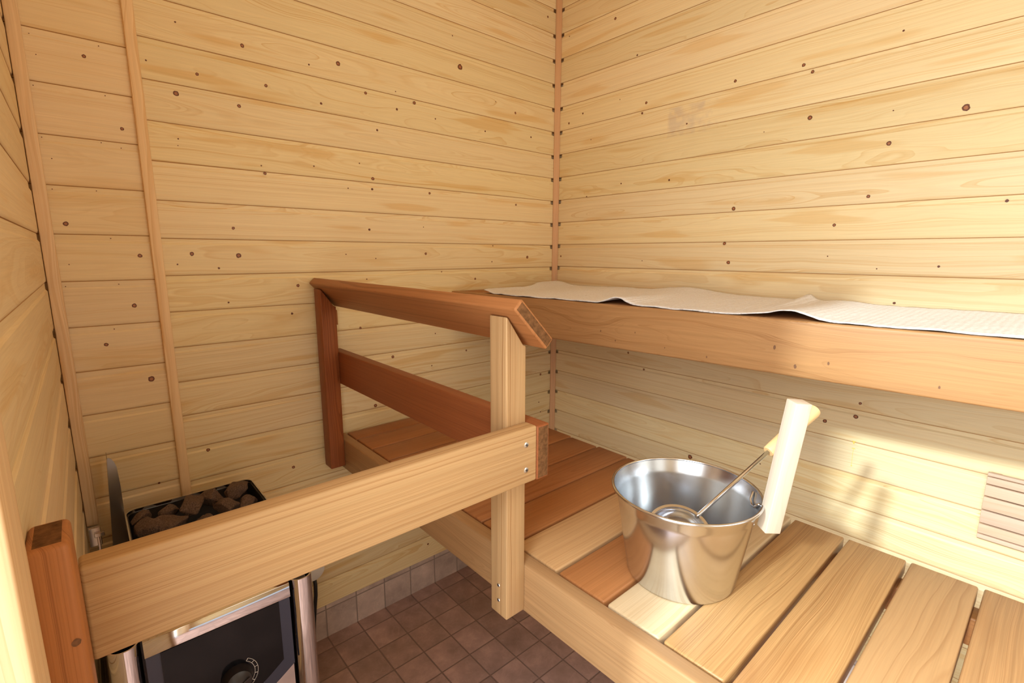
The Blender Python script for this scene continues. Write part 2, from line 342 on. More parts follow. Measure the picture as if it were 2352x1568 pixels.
KA= [(-1.4124, 1.6016, 0.0038), (-1.211, 1.6121, 0.0036), (-1.2571, 1.5606, 0.0059), (-1.1276, 1.5578, 0.0042), (-1.0614, 1.6182, 0.0039), (-1.1087, 1.6988, 0.0044), (-1.3646, 1.4676, 0.0037), (-1.2437, 1.7133, 0.002), (-1.3067, 1.6189, 0.002), (-1.0807, 1.404, 0.0037), (-1.0879, 1.4221, 0.002), (-1.2625, 1.4618, 0.0018), (-1.2645, 1.4467, 0.0012), (-1.4917, 1.6237, 0.001), (-1.4973, 1.5282, 0.001), (-1.4967, 1.431, 0.001), (-1.4931, 1.3305, 0.0011), (-1.4863, 1.3911, 0.0011), (-1.3861, 1.6277, 0.0011), (-1.3863, 1.5306, 0.0011), (-1.4036, 1.4334, 0.0011), (-1.4227, 1.3324, 0.0011), (-1.3704, 1.4268, 0.0011), (-1.4861, 1.5871, 0.001), (-0.8699, 1.7139, 0.0061), (-0.9496, 1.6931, 0.0024), (-0.7928, 1.6543, 0.0041), (-0.9234, 1.602, 0.0032), (-0.6339, 1.6577, 0.0048), (-0.6947, 1.628, 0.0035), (-0.559, 1.6242, 0.0025), (-0.4598, 1.7998, 0.0089), (-0.2179, 1.7017, 0.0042), (-0.3574, 1.6178, 0.0031), (-0.1397, 1.6304, 0.0034), (-0.7619, 1.5587, 0.0031), (-0.7829, 1.4197, 0.005), (-0.7861, 1.3894, 0.0035), (-0.5879, 1.3931, 0.0042), (-0.8223, 1.4585, 0.0019), (-0.9541, 1.4358, 0.0021), (-0.0595, 2.0628, 0.0038), (-0.4878, 1.8855, 0.0021), (-0.3105, 1.7218, 0.0018), (-0.8603, 1.3857, 0.0019), (-0.6969, 1.6774, 0.0019), (-0.2138, 1.3814, 0.0039), (-0.8012, 1.2715, 0.0035), (-0.6083, 1.201, 0.0042), (-0.1543, 1.1885, 0.0055), (-0.3256, 1.2299, 0.0024), (-0.3302, 1.1726, 0.0024), (-0.4073, 1.1129, 0.0037), (-0.5486, 1.1412, 0.0022), (-1.019, 1.1135, 0.0043), (-0.7846, 1.1863, 0.002), (-1.0404, 1.0373, 0.0032), (-0.8453, 0.9785, 0.0036), (-0.8171, 1.1246, 0.002), (-0.6143, 1.2858, 0.0017), (-0.8775, 1.1987, 0.0019), (-1.4803, 1.2613, 0.0049), (-1.3617, 1.1952, 0.0044), (-1.3842, 1.0827, 0.0048), (-1.4434, 0.9988, 0.0041), (-1.2605, 1.1991, 0.0047), (-1.1595, 1.1956, 0.0063), (-1.1658, 1.2631, 0.0036), (-1.292, 1.1747, 0.0019), (-1.2065, 1.1644, 0.0026), (-1.1928, 1.0778, 0.0023), (-1.4849, 1.1768, 0.0011), (-1.4097, 1.2327, 0.0011), (-1.496, 1.1306, 0.0011), (-1.4067, 1.1321, 0.0012), (-1.4256, 1.0324, 0.0012), (-1.3817, 0.6466, 0.0027), (-1.2725, 0.7024, 0.0043), (-1.0692, 0.5945, 0.0043), (-1.3701, 0.9071, 0.0067), (-0.6332, 0.1691, 0.0039), (-0.7416, 0.8744, 0.0048), (-0.451, 0.8584, 0.0036), (-0.5797, 0.9334, 0.0023), (-0.597, 0.8236, 0.0023), (-0.8088, 0.7256, 0.0053), (-0.074, 0.7084, 0.0048), (-0.0817, 0.5898, 0.0028), (-0.0712, 0.5453, 0.0028)]
KB= [(-0.265, 1.9888, 0.0048), (-0.3606, 1.8482, 0.003), (-0.6993, 1.6879, 0.0041), (-0.8772, 1.6835, 0.0044), (-0.9001, 1.6616, 0.004), (-0.4041, 1.692, 0.0043), (-0.3898, 1.6624, 0.0035), (-0.1305, 1.7125, 0.0034), (-0.0623, 1.6907, 0.004), (-0.1732, 1.6143, 0.0019), (-0.2969, 1.7251, 0.0018), (-0.5555, 1.5996, 0.0028), (-0.7916, 1.5348, 0.0014), (-0.9049, 1.5497, 0.0057), (-0.5047, 1.4371, 0.0034), (-0.3158, 1.4451, 0.0027), (-0.1598, 1.4138, 0.0024), (-0.0556, 1.9959, 0.0024), (-1.082, 1.7019, 0.0024), (-1.2106, 1.5121, 0.007), (-1.082, 1.4594, 0.0052), (-1.0539, 1.3413, 0.0041), (-1.2987, 1.3124, 0.0032), (-1.0822, 1.5321, 0.0015), (-0.7234, 1.3333, 0.0057), (-0.9881, 1.2757, 0.004), (-0.7038, 1.2332, 0.0047), (-0.7202, 1.1772, 0.0055), (-0.9811, 1.197, 0.0017), (-1.2058, 1.175, 0.0027), (-1.1339, 1.0865, 0.0031), (-1.09, 1.1672, 0.0016), (-0.0333, 1.192, 0.0037), (-0.4174, 1.1786, 0.0018), (-0.3773, 0.848, 0.0038), (-0.4462, 0.798, 0.0037), (-1.0928, 0.8254, 0.0036), (-1.0869, 0.7882, 0.0054), (-1.019, 0.7585, 0.005), (-0.8653, 0.5835, 0.0021), (-0.6422, 0.5328, 0.0073)]

rng = random.Random(7)
def add_knots(bm, lst, P, rim_i, core_i, stretch=1.0, off=0.0002):
    """flat knot faces lying on a board face; P(a, z, d) gives the world point"""
    for a, z, r in lst:
        ring, core = [], []
        rot = rng.uniform(0, pi); k = 12 if r > 0.003 else 8
        for i in range(k):
            t = 2 * pi * i / k; j = rng.uniform(0.88, 1.12)
            ring.append((a + cos(t + rot) * r * j * stretch, z + sin(t + rot) * r * j))
            core.append((a + cos(t + rot) * r * 0.55 * j * stretch, z + sin(t + rot) * r * 0.55 * j))
        R = [bm.verts.new(P(*q, off)) for q in ring]
        if r > 0.0035:
            C = [bm.verts.new(P(*q, off)) for q in core]
            for i in range(k): f = bm.faces.new((R[i], R[(i + 1) % k], C[(i + 1) % k], C[i])); f.material_index = rim_i
            f = bm.faces.new(C); f.material_index = core_i
        else:
            f = bm.faces.new(R); f.material_index = rim_i

def panel(bm, a0, a1, grooves, ztop, zbot, P, mi=0, lip=0.0115, gap_i=None, notch=(False, False)):
    """horizontal tongue-and-groove boards from a0 to a1; P(a, z, d): d > 0 out of the wall; notch: the lip is cut away at that end"""
    spans = []
    s0, s1 = a0, a1; q = 0.010 if a1 > a0 else -0.010
    w = 0.0265 if a1 > a0 else -0.0265
    if notch[0]: spans.append((a0, a0 + w, 1)); s0 = a0 + w
    if notch[1]: spans.append((a1 - w, a1, 1)); s1 = a1 - w
    spans.append((s0, s1, 0))
    gs = [g for g in grooves if zbot + 0.03 < g < ztop - 0.01]
    for b0, b1, deep in spans:
        d2 = -0.0168 if deep else -0.0026
        prof = [(ztop, 0.0, 0)]
        for g in gs:
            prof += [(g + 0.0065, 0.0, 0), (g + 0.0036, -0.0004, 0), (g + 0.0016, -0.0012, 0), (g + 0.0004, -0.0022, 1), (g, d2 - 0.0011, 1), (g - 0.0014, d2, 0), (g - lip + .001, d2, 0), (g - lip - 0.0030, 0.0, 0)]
        prof += [(zbot + 0.002, 0.0, 0), (zbot, -0.002, 0)]
        va = [bm.verts.new(P(b0, z, d)) for z, d, _ in prof]; vb = [bm.verts.new(P(b1, z, d)) for z, d, _ in prof]
        ba = [bm.verts.new(P(b0, z, -0.018)) for z in (ztop, zbot)]; bb = [bm.verts.new(P(b1, z, -0.018)) for z in (ztop, zbot)]
        for i in range(len(prof) - 1):
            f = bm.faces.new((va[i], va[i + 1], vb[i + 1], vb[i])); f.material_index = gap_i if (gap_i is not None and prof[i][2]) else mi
        for q_ in ((ba[0], va[0], vb[0], bb[0]), (va[-1], ba[1], bb[1], vb[-1]), (ba[1], ba[0], bb[0], bb[1]), (*va, ba[1], ba[0]), (*vb, bb[1], bb[0])):
            f = bm.faces.new(q_); f.material_index = mi

XC, YD, ZC = -1.524, -1.95, 2.24          # left wall, wall behind the camera, ceiling
gA = [2.1002 - PITCH * k for k in range(-2, 25)]
gB = [z + 0.003 for z in gA]
gL = [1.637 - PITCHL * k for k in range(-6, 17)]

# ------------------------------------------------------------------ the room
def st(o): o['kind'] = 'structure'; return o
PA = lambda a, z, d: (a, -d, z)
bm = bmesh.new()
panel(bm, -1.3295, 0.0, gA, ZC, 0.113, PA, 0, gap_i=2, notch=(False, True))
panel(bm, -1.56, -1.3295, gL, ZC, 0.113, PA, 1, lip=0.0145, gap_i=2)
add_knots(bm, KA, PA, 3, 4)
n0 = len(bm.faces)                                                   # added unseen corner blocks, stop light leaking in at the notches
join(bm, box(0.0, 0.040, 0.0, 0.040, 0.05, ZC)); join(bm, box(-1.60, XC - 0.0178, -0.06, 0.040, 0.05, ZC)); join(bm, box(-1.60, XC - 0.003, 0.0185, 0.040, 0.05, ZC))
bm.faces.ensure_lookup_table()
for f in bm.faces[n0:]: f.material_index = 2
# keep outward normals as built: knots are open faces
st(link('wall_back', bm, [M_A, M_L, M_GAP, M_KNOT, M_KNOTC]))

MB = frame((0, 0, 0), (0, 1, 0), (0, 0, 1))
PB = lambda a, z, d: (-d, a, z)
bm = bmesh.new(); panel(bm, YD - 0.02, 0.0, gB, ZC, 0.113, PB, 0, gap_i=1, notch=(False, True))
add_knots(bm, KB, PB, 2, 3)
for a0, a1, z1, z0 in ((-1.0945, -1.0855, 0.7225, 0.7205), (-1.0915, -1.0885, 0.7205, 0.7150), (-1.0950, -1.0870, 0.7035, 0.7015), (-1.0912, -1.0904, 0.7015, 0.6560), (-1.0925, -1.0900, 0.6560, 0.6530)):   # dried resin runs
    f = bm.faces.new([bm.verts.new(PB(q, z, 0.0003)) for q, z in ((a0, z1), (a1, z1), (a1, z0), (a0, z0))]); f.material_index = 4
st(link('wall_right', bm, [M_B, M_GAP, M_KNOT, M_KNOTC, M_RESIN], MB))

# left wall: tilts outwards by a few millimetres towards the doorway at its end
DY0, DY1, DZ = -1.060, -1.86, 1.96
MC = frame((XC, 0, 0), (0, 1, 0), (0, 0, 1))
PC = lambda a, z, d: (XC + d + a * 0.006, a, z)
bm = bmesh.new()
panel(bm, DY0, 0.0, gL, ZC, 0.113, PC, 0, lip=0.0145, gap_i=1, notch=(False, True))
panel(bm, DY1, DY0, gL, ZC, DZ, PC, 0, lip=0.0145, gap_i=1)
panel(bm, YD - 0.02, DY1, gL, ZC, 0.113, PC, 0, lip=0.0145, gap_i=1)
st(link('wall_left', bm, [M_L, M_GAP], MC))

PD = lambda a, z, d: (a, YD + d, z)
bm = bmesh.new(); panel(bm, -1.56, -1.20, gA, ZC, 0.113, PD, 0, gap_i=1); panel(bm, -0.20, 0.018, gA, ZC, 0.113, PD, 0, gap_i=1)
panel(bm, -1.20, -0.20, gA, ZC, 1.77, PD, 0, gap_i=1); panel(bm, -1.20, -0.20, gA, 0.77, 0.113, PD, 0, gap_i=1)
st(link('wall_front', bm, [M_A, M_GAP]))
win = empty('window_1', (-0.70, YD, 0.77), None, None, kind='structure')  # guessed unseen window, opening for the fill lamp behind it
for e_, ax_ in (((-1.22, -1.17, YD - 0.05, YD + 0.012, 0.75, 1.79), 'z'), ((-0.23, -0.18, YD - 0.05, YD + 0.012, 0.75, 1.79), 'z'), ((-1.17, -0.23, YD - 0.05, YD + 0.012, 1.74, 1.79), 'x'), ((-1.17, -0.23, YD - 0.05, YD + 0.012, 0.75, 0.80), 'x')):
    timber('frame', e_, ax_, M_TRIM, win, 0.002)
bm = box(-1.58, 0.03, YD - 0.03, 0.03, ZC, ZC + 0.03)
st(link('ceiling', bm, M_TRIM, frame((-0.75, -1, ZC), (0, 1, 0), (0, 0, 1))))
bm = box(-1.62, 0.04, YD - 0.04, 0.04, -0.04, 0.0)
st(link('floor', bm, M_FLOOR))
st(link('floor_outer', box(-3.4, -1.625, -3.2, 0.4, -0.06, -0.015), plain('outer_floor', (0.62, 0.63, 0.66), 0.4)))
st(link('baseboard_back', box(-1.56, 0.02, 0.004, 0.018, 0.0, 0.20), M_SKIRT))
st(link('baseboard_right', box(0.004, 0.018, YD, 0.02, 0.0, 0.20), M_SKIRT, frame((0, 0, 0), (0, 1, 0), (0, 0, 1))))
st(link('baseboard_left', box(XC - 0.03, XC - 0.012, DY0, 0.02, 0.0, 0.20), M_SKIRT, frame((0, 0, 0), (0, 1, 0), (0, 0, 1))))

# corner battens and the joint batten on the back wall
def batten(name, poly, z0, z1, mat, b=0.002):
    bm = bev(prism([(x, y, z0) for x, y in poly], (0, 0, z1 - z0)), b)
    c = (sum(p[0] for p in poly) / len(poly), sum(p[1] for p in poly) / len(poly), (z0 + z1) / 2)
    return st(link(name, bm, mat, frame(c, (0, 0, 1), (1, 0, 0)), None, angle=50))
a = 0.0165
batten('trim_1', [(-a, 0.0), (0.0, 0.0), (0.0, -a), (-0.003, -a - 0.0015), (-a - 0.0015, -0.003)], 0.113, ZC, M_TRIMR, 0.001)
batten('trim_2', [(XC + 0.001, -0.0), (XC + 0.0225, -0.0), (XC + 0.0225, -0.019), (XC + 0.001, -0.019)], 0.592, ZC, M_TRIM)
batten('trim_3', [(-1.3400, 0.0), (-1.3190, 0.0), (-1.3190, -0.0095), (-1.3400, -0.0095)], 0.113, ZC, M_TRIM)

# doorway the photograph was taken from
door = empty('door_1', (XC, DY0, 0), None, None, kind='structure')
x0 = XC - 0.012
timber('casing', (x0 - 0.006, -1.517, -1.066, -1.012, 0.0, DZ + 0.06), 'z', M_TRIM, door, 0.002)
timber('casing', (x0 - 0.006, -1.517, -1.93, -1.866, 0.0, DZ + 0.06), 'z', M_TRIM, door, 0.002)
timber('casing', (x0 - 0.006, -1.517, -1.866, -1.066, DZ, DZ + 0.06), 'y', M_TRIM, door, 0.002)
timber('jamb', (-1.640, x0 - 0.007, -1.078, -1.058, 0.0, DZ), 'z', M_TRIM, door, 0.002)
timber('jamb', (-1.640, x0 - 0.007, -1.872, -1.852, 0.0, DZ), 'z', M_TRIM, door, 0.002)
timber('jamb', (-1.640, x0 - 0.007, -1.852, -1.078, DZ - 0.02, DZ), 'y', M_TRIM, door, 0.002)

# ------------------------------------------------------------------ lower bench
ZP = 0.663
lb = empty('lower_bench', (-0.66, -0.95, 0.57), 'lower slatted bench of reddish brown planks carrying the steel bucket', 'bench')
timber('front_beam', (-0.941, -0.913, YD + 0.01, -0.004, 0.570, ZP), 'y', M_LBEAM, lb, 0.004, seg=3)
gaps = [-0.006, -0.078, -0.179, -0.279, -0.380, -0.480, -0.580, -0.681, -0.781, -0.893, -0.9965, -1.095, -1.190, -1.286, -1.381, -1.481, -1.581, -1.681, -1.781, -1.881]
kinds = [0, 0, 0, 0, 0, 0, 0, 0, 3, 0, 1, 2, 2, 3, 2, 2, 0, 2, 0]  # planks vary; darker rear and paler front also hold light falloff in colour
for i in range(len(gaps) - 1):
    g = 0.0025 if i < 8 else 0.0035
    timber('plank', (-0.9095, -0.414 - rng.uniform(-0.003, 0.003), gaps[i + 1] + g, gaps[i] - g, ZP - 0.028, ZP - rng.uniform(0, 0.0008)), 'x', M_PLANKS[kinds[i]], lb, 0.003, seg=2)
timber('back_beam', (-0.470, -0.430, YD + 0.01, -0.004, 0.585, ZP - 0.0285), 'y', M_THERMO, lb, 0.003)
timber('bearer', (-0.9125, -0.885, YD + 0.01, -0.004, 0.575, ZP - 0.0285), 'y', M_THERMO, lb, 0.003)

# ------------------------------------------------------------------ upper bench (its front runs a little askew)
ZU = 1.075
ub = empty('upper_bench', (-0.25, -0.95, 0.96), 'high brown bench along the right wall under the white cloth', 'bench')
xf = lambda y: -0.515 - 0.0735 * y
def skew(x0, x1, y0, y1, z0, z1, b):
    return bev(prism([(xf(y0) + x0, y0, z0), (xf(y0) + x1, y0, z0), (xf(y1) + x1, y1, z0), (xf(y1) + x0, y1, z0)], (0, 0, z1 - z0)), b, 3)
dirU = Vector((-0.0735, 1, 0)).normalized()
bm = skew(0, 0.028, YD + 0.012, -0.004, 0.9635, ZU, 0.005)
bk = [(q[0], q[1], q[2] * 0.75) for q in [(-0.62, 1.005, .004), (-0.72, 1.012, .003), (-0.665, 0.985, .0035), (-0.80, 0.985, .0028), (-1.035, 1.018, .006), (-1.075, 0.985, .006), (-1.13, 1.000, .0045), (-0.90, 0.978, .0035), (-1.29, 0.985, .004)]]
def PU(a_, z_, d_): return (xf(a_) - d_, a_, z_)
add_knots(bm, bk, PU, 1, 2, 0.55, 0.0003)
link('front_beam', bm, [M_BEAM, M_BKNOT, M_BKNOT], frame((xf(-1) + .014, -1, 1.02), dirU, (0, 0, 1)), ub, angle=50)
y = -0.006; i = 0
while y > YD + 0.1:
    y1 = y - 0.092
    bm = bev(prism([(xf(y) + 0.031, y, ZU - 0.028), (-0.012, y, ZU - 0.028), (-0.012, y1, ZU - 0.028), (xf(y1) + 0.031, y1, ZU - 0.028)], (0, 0, 0.0275)), 0.003)
    link('plank', bm, M_THERMO, frame((-0.25, (y + y1) / 2, ZU - 0.014), (1, 0, 0), (0, 0, 1)), ub, angle=50)
    y = y1 - 0.007
timber('back_beam', (-0.045, -0.004, YD + 0.01, -0.004, 0.985, ZU - 0.0285), 'y', M_THERMO, ub, 0.003)

# ------------------------------------------------------------------ safety railing
XP0, XP1 = -0.983, -0.941
rail = empty('bench_railing', (-0.962, -0.45, 0.57), 'brown wooden railing with slanted hand rail fixed to the lower bench', 'railing')
def post45(y0, y1, z0, z1, mat):
    bm = bev(prism([(XP0, y0, z0), (XP1, y0, z0), (XP1, y0, z1 - 0.050), (XP1 - 0.006, y0, z1 - 0.048), (XP0 + 0.0035, y0, z1 - 0.0015), (XP0, y0, z1)], (0, y1 - y0, 0)), 0.0025)
    return link('post', bm, mat, frame(((XP0 + XP1) / 2, (y0 + y1) / 2, 0.84), (0, 0, 1), (1, 0, 0)), rail, angle=50)
p_front = post45(-0.843, -0.801, 0.575, 1.105, M_PALE)
p_wall = post45(-0.062, -0.016, 0.583, 1.105, M_THERMOD)
for z in (0.632, 0.603): screw_head((XP0, -0.8215, z), (-1, 0, 0), 0.0035, p_front)
end_grain(timber('middle_rail', (XP1, -0.913, -0.871, -0.006, 0.832, 0.926), 'y', M_THERMOD, rail, 0.003, seg=3))
n = Vector((1, 0, 1)).normalized(); t = Vector((1, 0, -1)).normalized()      # hand rail leans at 45 degrees
A = Vector((-0.9925, 0, 1.1195))
ends = (-0.872, -0.006)
poly = [A, A + t * 0.098, A + t * 0.098 + n * 0.0225, A + n * 0.0225]
bm = bev(prism([(q.x, ends[0], q.z) for q in poly], (0, ends[1] - ends[0], 0)), 0.0035, 3)
end_grain(link('hand_rail', bm, M_RAIL, frame((A.x + .03, -.44, A.z - .03), (0, 1, 0), n), rail, angle=50))
sb = link('wall_block', bev(prism([(XP1, -0.030, 1.055), (XP1 + 0.016, -0.030, 1.040), (XP1 + 0.016, -0.030, 0.998), (XP1, -0.030, 1.006)], (0, 0.026, 0)), 0.0015), M_THERMO, frame((XP1 + .01, -.02, 1.03), (0, 0, 1), (1, 0, 0)), rail, angle=50)
screw_head((XP1 + 0.004, -0.0302, 1.034), (0, -1, 0), 0.003, sb)

gr = empty('stove_guard_rail', (-1.23, -0.86, 0.83), 'pale horizontal guard board in front of the stove on a short end post', 'guard rail')
gb = timber('guard_board', (-1.5035, -0.9412, -0.871, -0.8432, 0.8335, 0.9275), 'x', M_PALE, gr, 0.0035, seg=3)
for z in (0.9005, 0.8575): screw_head((-0.9650, -0.871, z), (0, -1, 0), 0.0048, gb)
ep = end_grain(timber('post', (-1.5295, -1.5025, -0.924, -0.8715, 0.55, 0.979), 'z', M_POSTR, gr, 0.005, seg=3))
b2 = bmesh.new(); b2.from_mesh(ep.data); inv = world_of(ep).inverted()
add_knots(b2, [(-1.5085, 0.893, 0.0032)], lambda a_, z_, d_: inv @ Vector((a_, -0.924 - d_, z_)), 2, 3)
b2.to_mesh(ep.data); b2.free(); ep.data.materials.append(M_BKNOT); ep.data.materials.append(M_KNOT)

# ------------------------------------------------------------------ stove
sv = empty('sauna_stove', (-1.35, -0.28, 0.13), 'chrome and black electric sauna stove behind the guard board', 'stove')
HX0, HX1, HYF, HYB, HZ = -1.508, -1.190, -0.500, -0.062, 0.578
# stone basket: open rounded box
def rrect(x0, x1, y0, y1, r, k=5):
    out = []
    for cx, cy, a0 in ((x1 - r, y1 - r, 0), (x0 + r, y1 - r, 90), (x0 + r, y0 + r, 180), (x1 - r, y0 + r, 270)):
        for i in range(k + 1):
            q = math.radians(a0 + 90 * i / k); out.append((cx + r * cos(q), cy + r * sin(q)))
    return out
def shell(outer, inner, z0, z1):
    bm = bmesh.new(); n = len(outer)
    L = [[bm.verts.new((x, y, z)) for x, y in P_] for P_, z in ((outer, z0), (outer, z1), (inner, z1), (inner, z0))]
    for A_, B_ in zip(L, L[1:] + L[:1]):
        for i in range(n): bm.faces.new((A_[i], A_[(i + 1) % n], B_[(i + 1) % n], B_[i]))
    return bm
bx0, bx1, by0, by1 = -1.456, -1.194, -0.40, HYB
link('stone_basket', shell(rrect(bx0, bx1, by0, by1, 0.022), rrect(bx0 + .003, bx1 - .003, by0 + .003, by1 - .003, 0.020), 0.30, 0.624), [M_CHROME], None, sv, angle=40)
bm = bmesh.new(); vs = [bm.verts.new((x, y, 0.545)) for x, y in rrect(bx0 + .003, bx1 - .003, by0 + .003, by1 - .003, 0.02)]; vl = [bm.verts.new((x, y, 0.540)) for x, y in rrect(bx0 + .003, bx1 - .003, by0 + .003, by1 - .003, 0.02)]
bm.faces.new(vs); bm.faces.new(vl[::-1])
for i in range(len(vs)): bm.faces.new((vs[i], vs[(i + 1) % len(vs)], vl[(i + 1) % len(vs)], vl[i]))
link('basket_floor', bm, M_DARKSTEEL, None, sv)
link('basket_lining', shell(rrect(bx0 + .0035, bx1 - .0035, by0 + .0035, by1 - .0035, 0.0195), rrect(bx0 + .005, bx1 - .005, by0 + .005, by1 - .005, 0.018), 0.545, 0.617), M_DARKSTEEL, None, sv, angle=40)
# outer body: two rounded chrome columns and the core between them
def column(x0, x1):
    r = 0.019
    P_ = rrect(x0, x1, HYF, HYF + 0.085, r, 6)
    P_in = rrect(x0 + .0025, x1 - .0025, HYF + .0025, HYF + 0.0825, r - .002, 6)
    return shell(P_, P_in, 0.13, HZ)
link('column', column(HX0, -1.4665), M_CHROME, None, sv, angle=40)
link('column', column(-1.2325, HX1), M_CHROME, None, sv, angle=40)
link('core', box(-1.4655, -1.2335, -0.44, -0.405, 0.13, 0.560), M_DARKSTEEL, None, sv)
link('core', box(-1.504, -1.458, -0.412, -0.08, 0.135, 0.53), M_DARKSTEEL, None, sv)
link('core', box(-1.2255, -1.1955, -0.49, -0.42, 0.135, 0.556), M_DARKSTEEL, None, sv)
link('wall_bracket', box(-1.42, -1.24, -0.0715, -0.001, 0.20, 0.24), M_DARKSTEEL, None, sv)
link('wall_bracket', box(-1.42, -1.24, -0.0615, -0.001, 0.42, 0.46), M_DARKSTEEL, None, sv)
# chrome top bar with a folded edge
bm = bev(prism([(-1.4635, HYF - .001, 0.5520), (-1.4635, HYF + .002, 0.5800), (-1.4635, HYF + .010, 0.5815), (-1.4635, HYF + .060, 0.5815), (-1.4635, HYF + .060, 0.5790), (-1.4635, HYF + .012, 0.5790), (-1.4635, HYF + .006, 0.5515)], (0.2270, 0, 0)), 0.0008)
link('top_bar', bm, M_CHROME, None, sv, angle=40)
# black fascia with a curved lower lip, blue-black side strips
fx0, fx1 = -1.4625, -1.2375
def fascia(x0, x1, zt, zb, bulge, y, th):
    top = [(x0, zt), (x1, zt)]; bot = [(x1 + (x0 - x1) * i / 16, zb - bulge * sin(pi * i / 16)) for i in range(17)]
    return prism([(x_, y, z_) for x_, z_ in top + bot], (0, th, 0))
link('fascia_frame', fascia(fx0, fx1, 0.5515, 0.404, 0.050, HYF + .004, 0.006), M_BLUEBLACK, None, sv)
pn = fascia(fx0 + .020, fx1 - .020, 0.5495, 0.425, 0.045, HYF + .0012, 0.003)
link('control_panel', pn, M_BLACK, None, sv)
link('lower_panel', box(fx0, fx1, HYF + .011, HYF + .014, 0.15, 0.45), M_CHROME, None, sv)
kc = Vector((-1.3385, HYF + .0012, 0.4355))
kb = lathe([(0.026, 0), (0.026, 0.004), (0.0235, 0.012), (0.021, 0.020), (0.012, 0.0245), (0, 0.0255)], kc, (0, -1, 0.12), 40)
kn = link('knob', kb, M_KNOB, None, sv, angle=35)
link('pointer_ridge', bev(prism([kc + Vector((-.019, -.0235, -.009)), kc + Vector((.017, -.0235, .008)), kc + Vector((.016, -.0235, .0105)), kc + Vector((-.020, -.0235, -.0065))], (0, -0.0035, 0)), 0.0005), M_KNOB, None, kn)
bm = bmesh.new()                      # dial printing: two arcs joined by ticks
def arc(r0, r1, d0, d1, k=14):
    vs = [[bm.verts.new(kc + Vector((r * cos(math.radians(d0 + (d1 - d0) * i / k)), -0.0006, r * sin(math.radians(d0 + (d1 - d0) * i / k))))) for i in range(k + 1)] for r in (r0, r1)]
    for i in range(k): bm.faces.new((vs[0][i], vs[0][i + 1], vs[1][i + 1], vs[1][i]))
arc(0.0300, 0.0306, -60, 55); arc(0.0355, 0.0361, -60, 55)
for d in (-60, -37, -14, 9, 32, 55): arc(0.0303, 0.0358, d - .8, d + .8, 2)
link('dial_print', bm, M_MARK, None, sv)
# upright fin at the end of the basket
fp = [(-1.4850, 0.500), (-1.4555, 0.500), (-1.4555, 0.690), (-1.4572, 0.735), (-1.4605, 0.748), (-1.4645, 0.7560), (-1.4690, 0.7600), (-1.4712, 0.7590), (-1.4755, 0.700)]
bm = prism([(x_, -0.072, z_) for x_, z_ in fp], (0, 0.0014, 0))
join(bm, prism([(-1.4850, -0.0706, 0.500), (-1.4712, -0.0706, 0.757), (-1.4722, -0.0706, 0.757), (-1.4860, -0.0706, 0.500)], (0, 0.05, 0)))
link('side_fin', bm, M_FIN, None, sv)
bm = box(-1.521, -1.500, -0.060, -0.050, 0.560, 0.603, 0.001); join(bm, box(-1.512, -1.494, -0.066, -0.058, 0.582, 0.592, 0.001)); join(bm, box(-1.508, -1.503, -0.064, -0.052, 0.545, 0.585, 0.001))
link('clip', bm, M_CHROME, None, sv)

# stones: rough split blocks
def stone(loc, size, seed, label):
    size = tuple(q * 1.2 for q in size); loc = (loc[0], loc[1], loc[2] + 0.026)
    r = random.Random(seed); bm = bmesh.new()
    for _ in range(16):
        v = Vector((r.gauss(0, 1), r.gauss(0, 1), r.gauss(0, 1))).normalized() * r.uniform(0.82, 1.05)
        bm.verts.new((v.x * size[0], v.y * size[1], v.z * size[2]))
    h = bmesh.ops.convex_hull(bm, input=bm.verts[:])
    bmesh.ops.delete(bm, geom=list({g_ for g_ in h['geom_interior'] + h['geom_unused'] if isinstance(g_, bmesh.types.BMVert)}), context='VERTS')
    bmesh.ops.triangulate(bm, faces=bm.faces[:])
    bmesh.ops.bevel(bm, geom=bm.edges[:], offset=min(size) * 0.10, segments=1, affect='EDGES', clamp_overlap=True)
    bmesh.ops.triangulate(bm, faces=bm.faces[:])
    bmesh.ops.subdivide_edges(bm, edges=bm.edges[:], cuts=2, use_grid_fill=True)
    bm.normal_update()
    for v in bm.verts:
        v.co += v.normal * (noise.noise(v.co * 70 + Vector((seed, 0, 0))) * 0.0022 + noise.noise(v.co * 200) * 0.0009)
    M = Matrix.Translation(loc) @ Matrix.Rotation(r.uniform(0, 6.28), 4, 'Z')
    o = link('stove_stone', bm, M_STONE, M, None, local=True, angle=28)
    return setp(o, label=label, category='stone', group='dark stones heaped in the stove')
stones = [((-1.236, -0.108, 0.595), (.030, .026, .021), 'dark block of stone nearest the right rear corner of the stove basket'),
          ((-1.289, -0.104, 0.595), (.032, .027, .022), 'dark stone second from the right along the back of the stove'),
          ((-1.335, -0.128, 0.600), (.034, .026, .022), 'flat topped dark stone in the middle of the stove basket'),
          ((-1.384, -0.170, 0.590), (.037, .028, .020), 'broad dark stone left of the middle, cut off by the guard board'),
          ((-1.418, -0.165, 0.588), (.018, .032, .024), 'narrow upright dark stone at the left end of the heap'),
          ((-1.4285, -0.110, 0.590), (.016, .022, .019), 'small dark stone against the steel fin at the left'),
          ((-1.275, -0.172, 0.590), (.030, .024, .018), 'low dark stone in front of the two back right stones'),
          ((-1.232, -0.168, 0.583), (.024, .022, .016), 'low dark stone at the right edge in front of the corner block'),
          ((-1.380, -0.108, 0.586), (.019, .018, .016), 'small dark stone at the back of the basket, left of the flat topped one'),
          ((-1.316, -0.188, 0.578), (.022, .022, .015), 'small dark stone peeping out just above the guard board')]
for i, (l, s_, lab) in enumerate(stones): stone(l, s_, 11 + i * 7, lab)

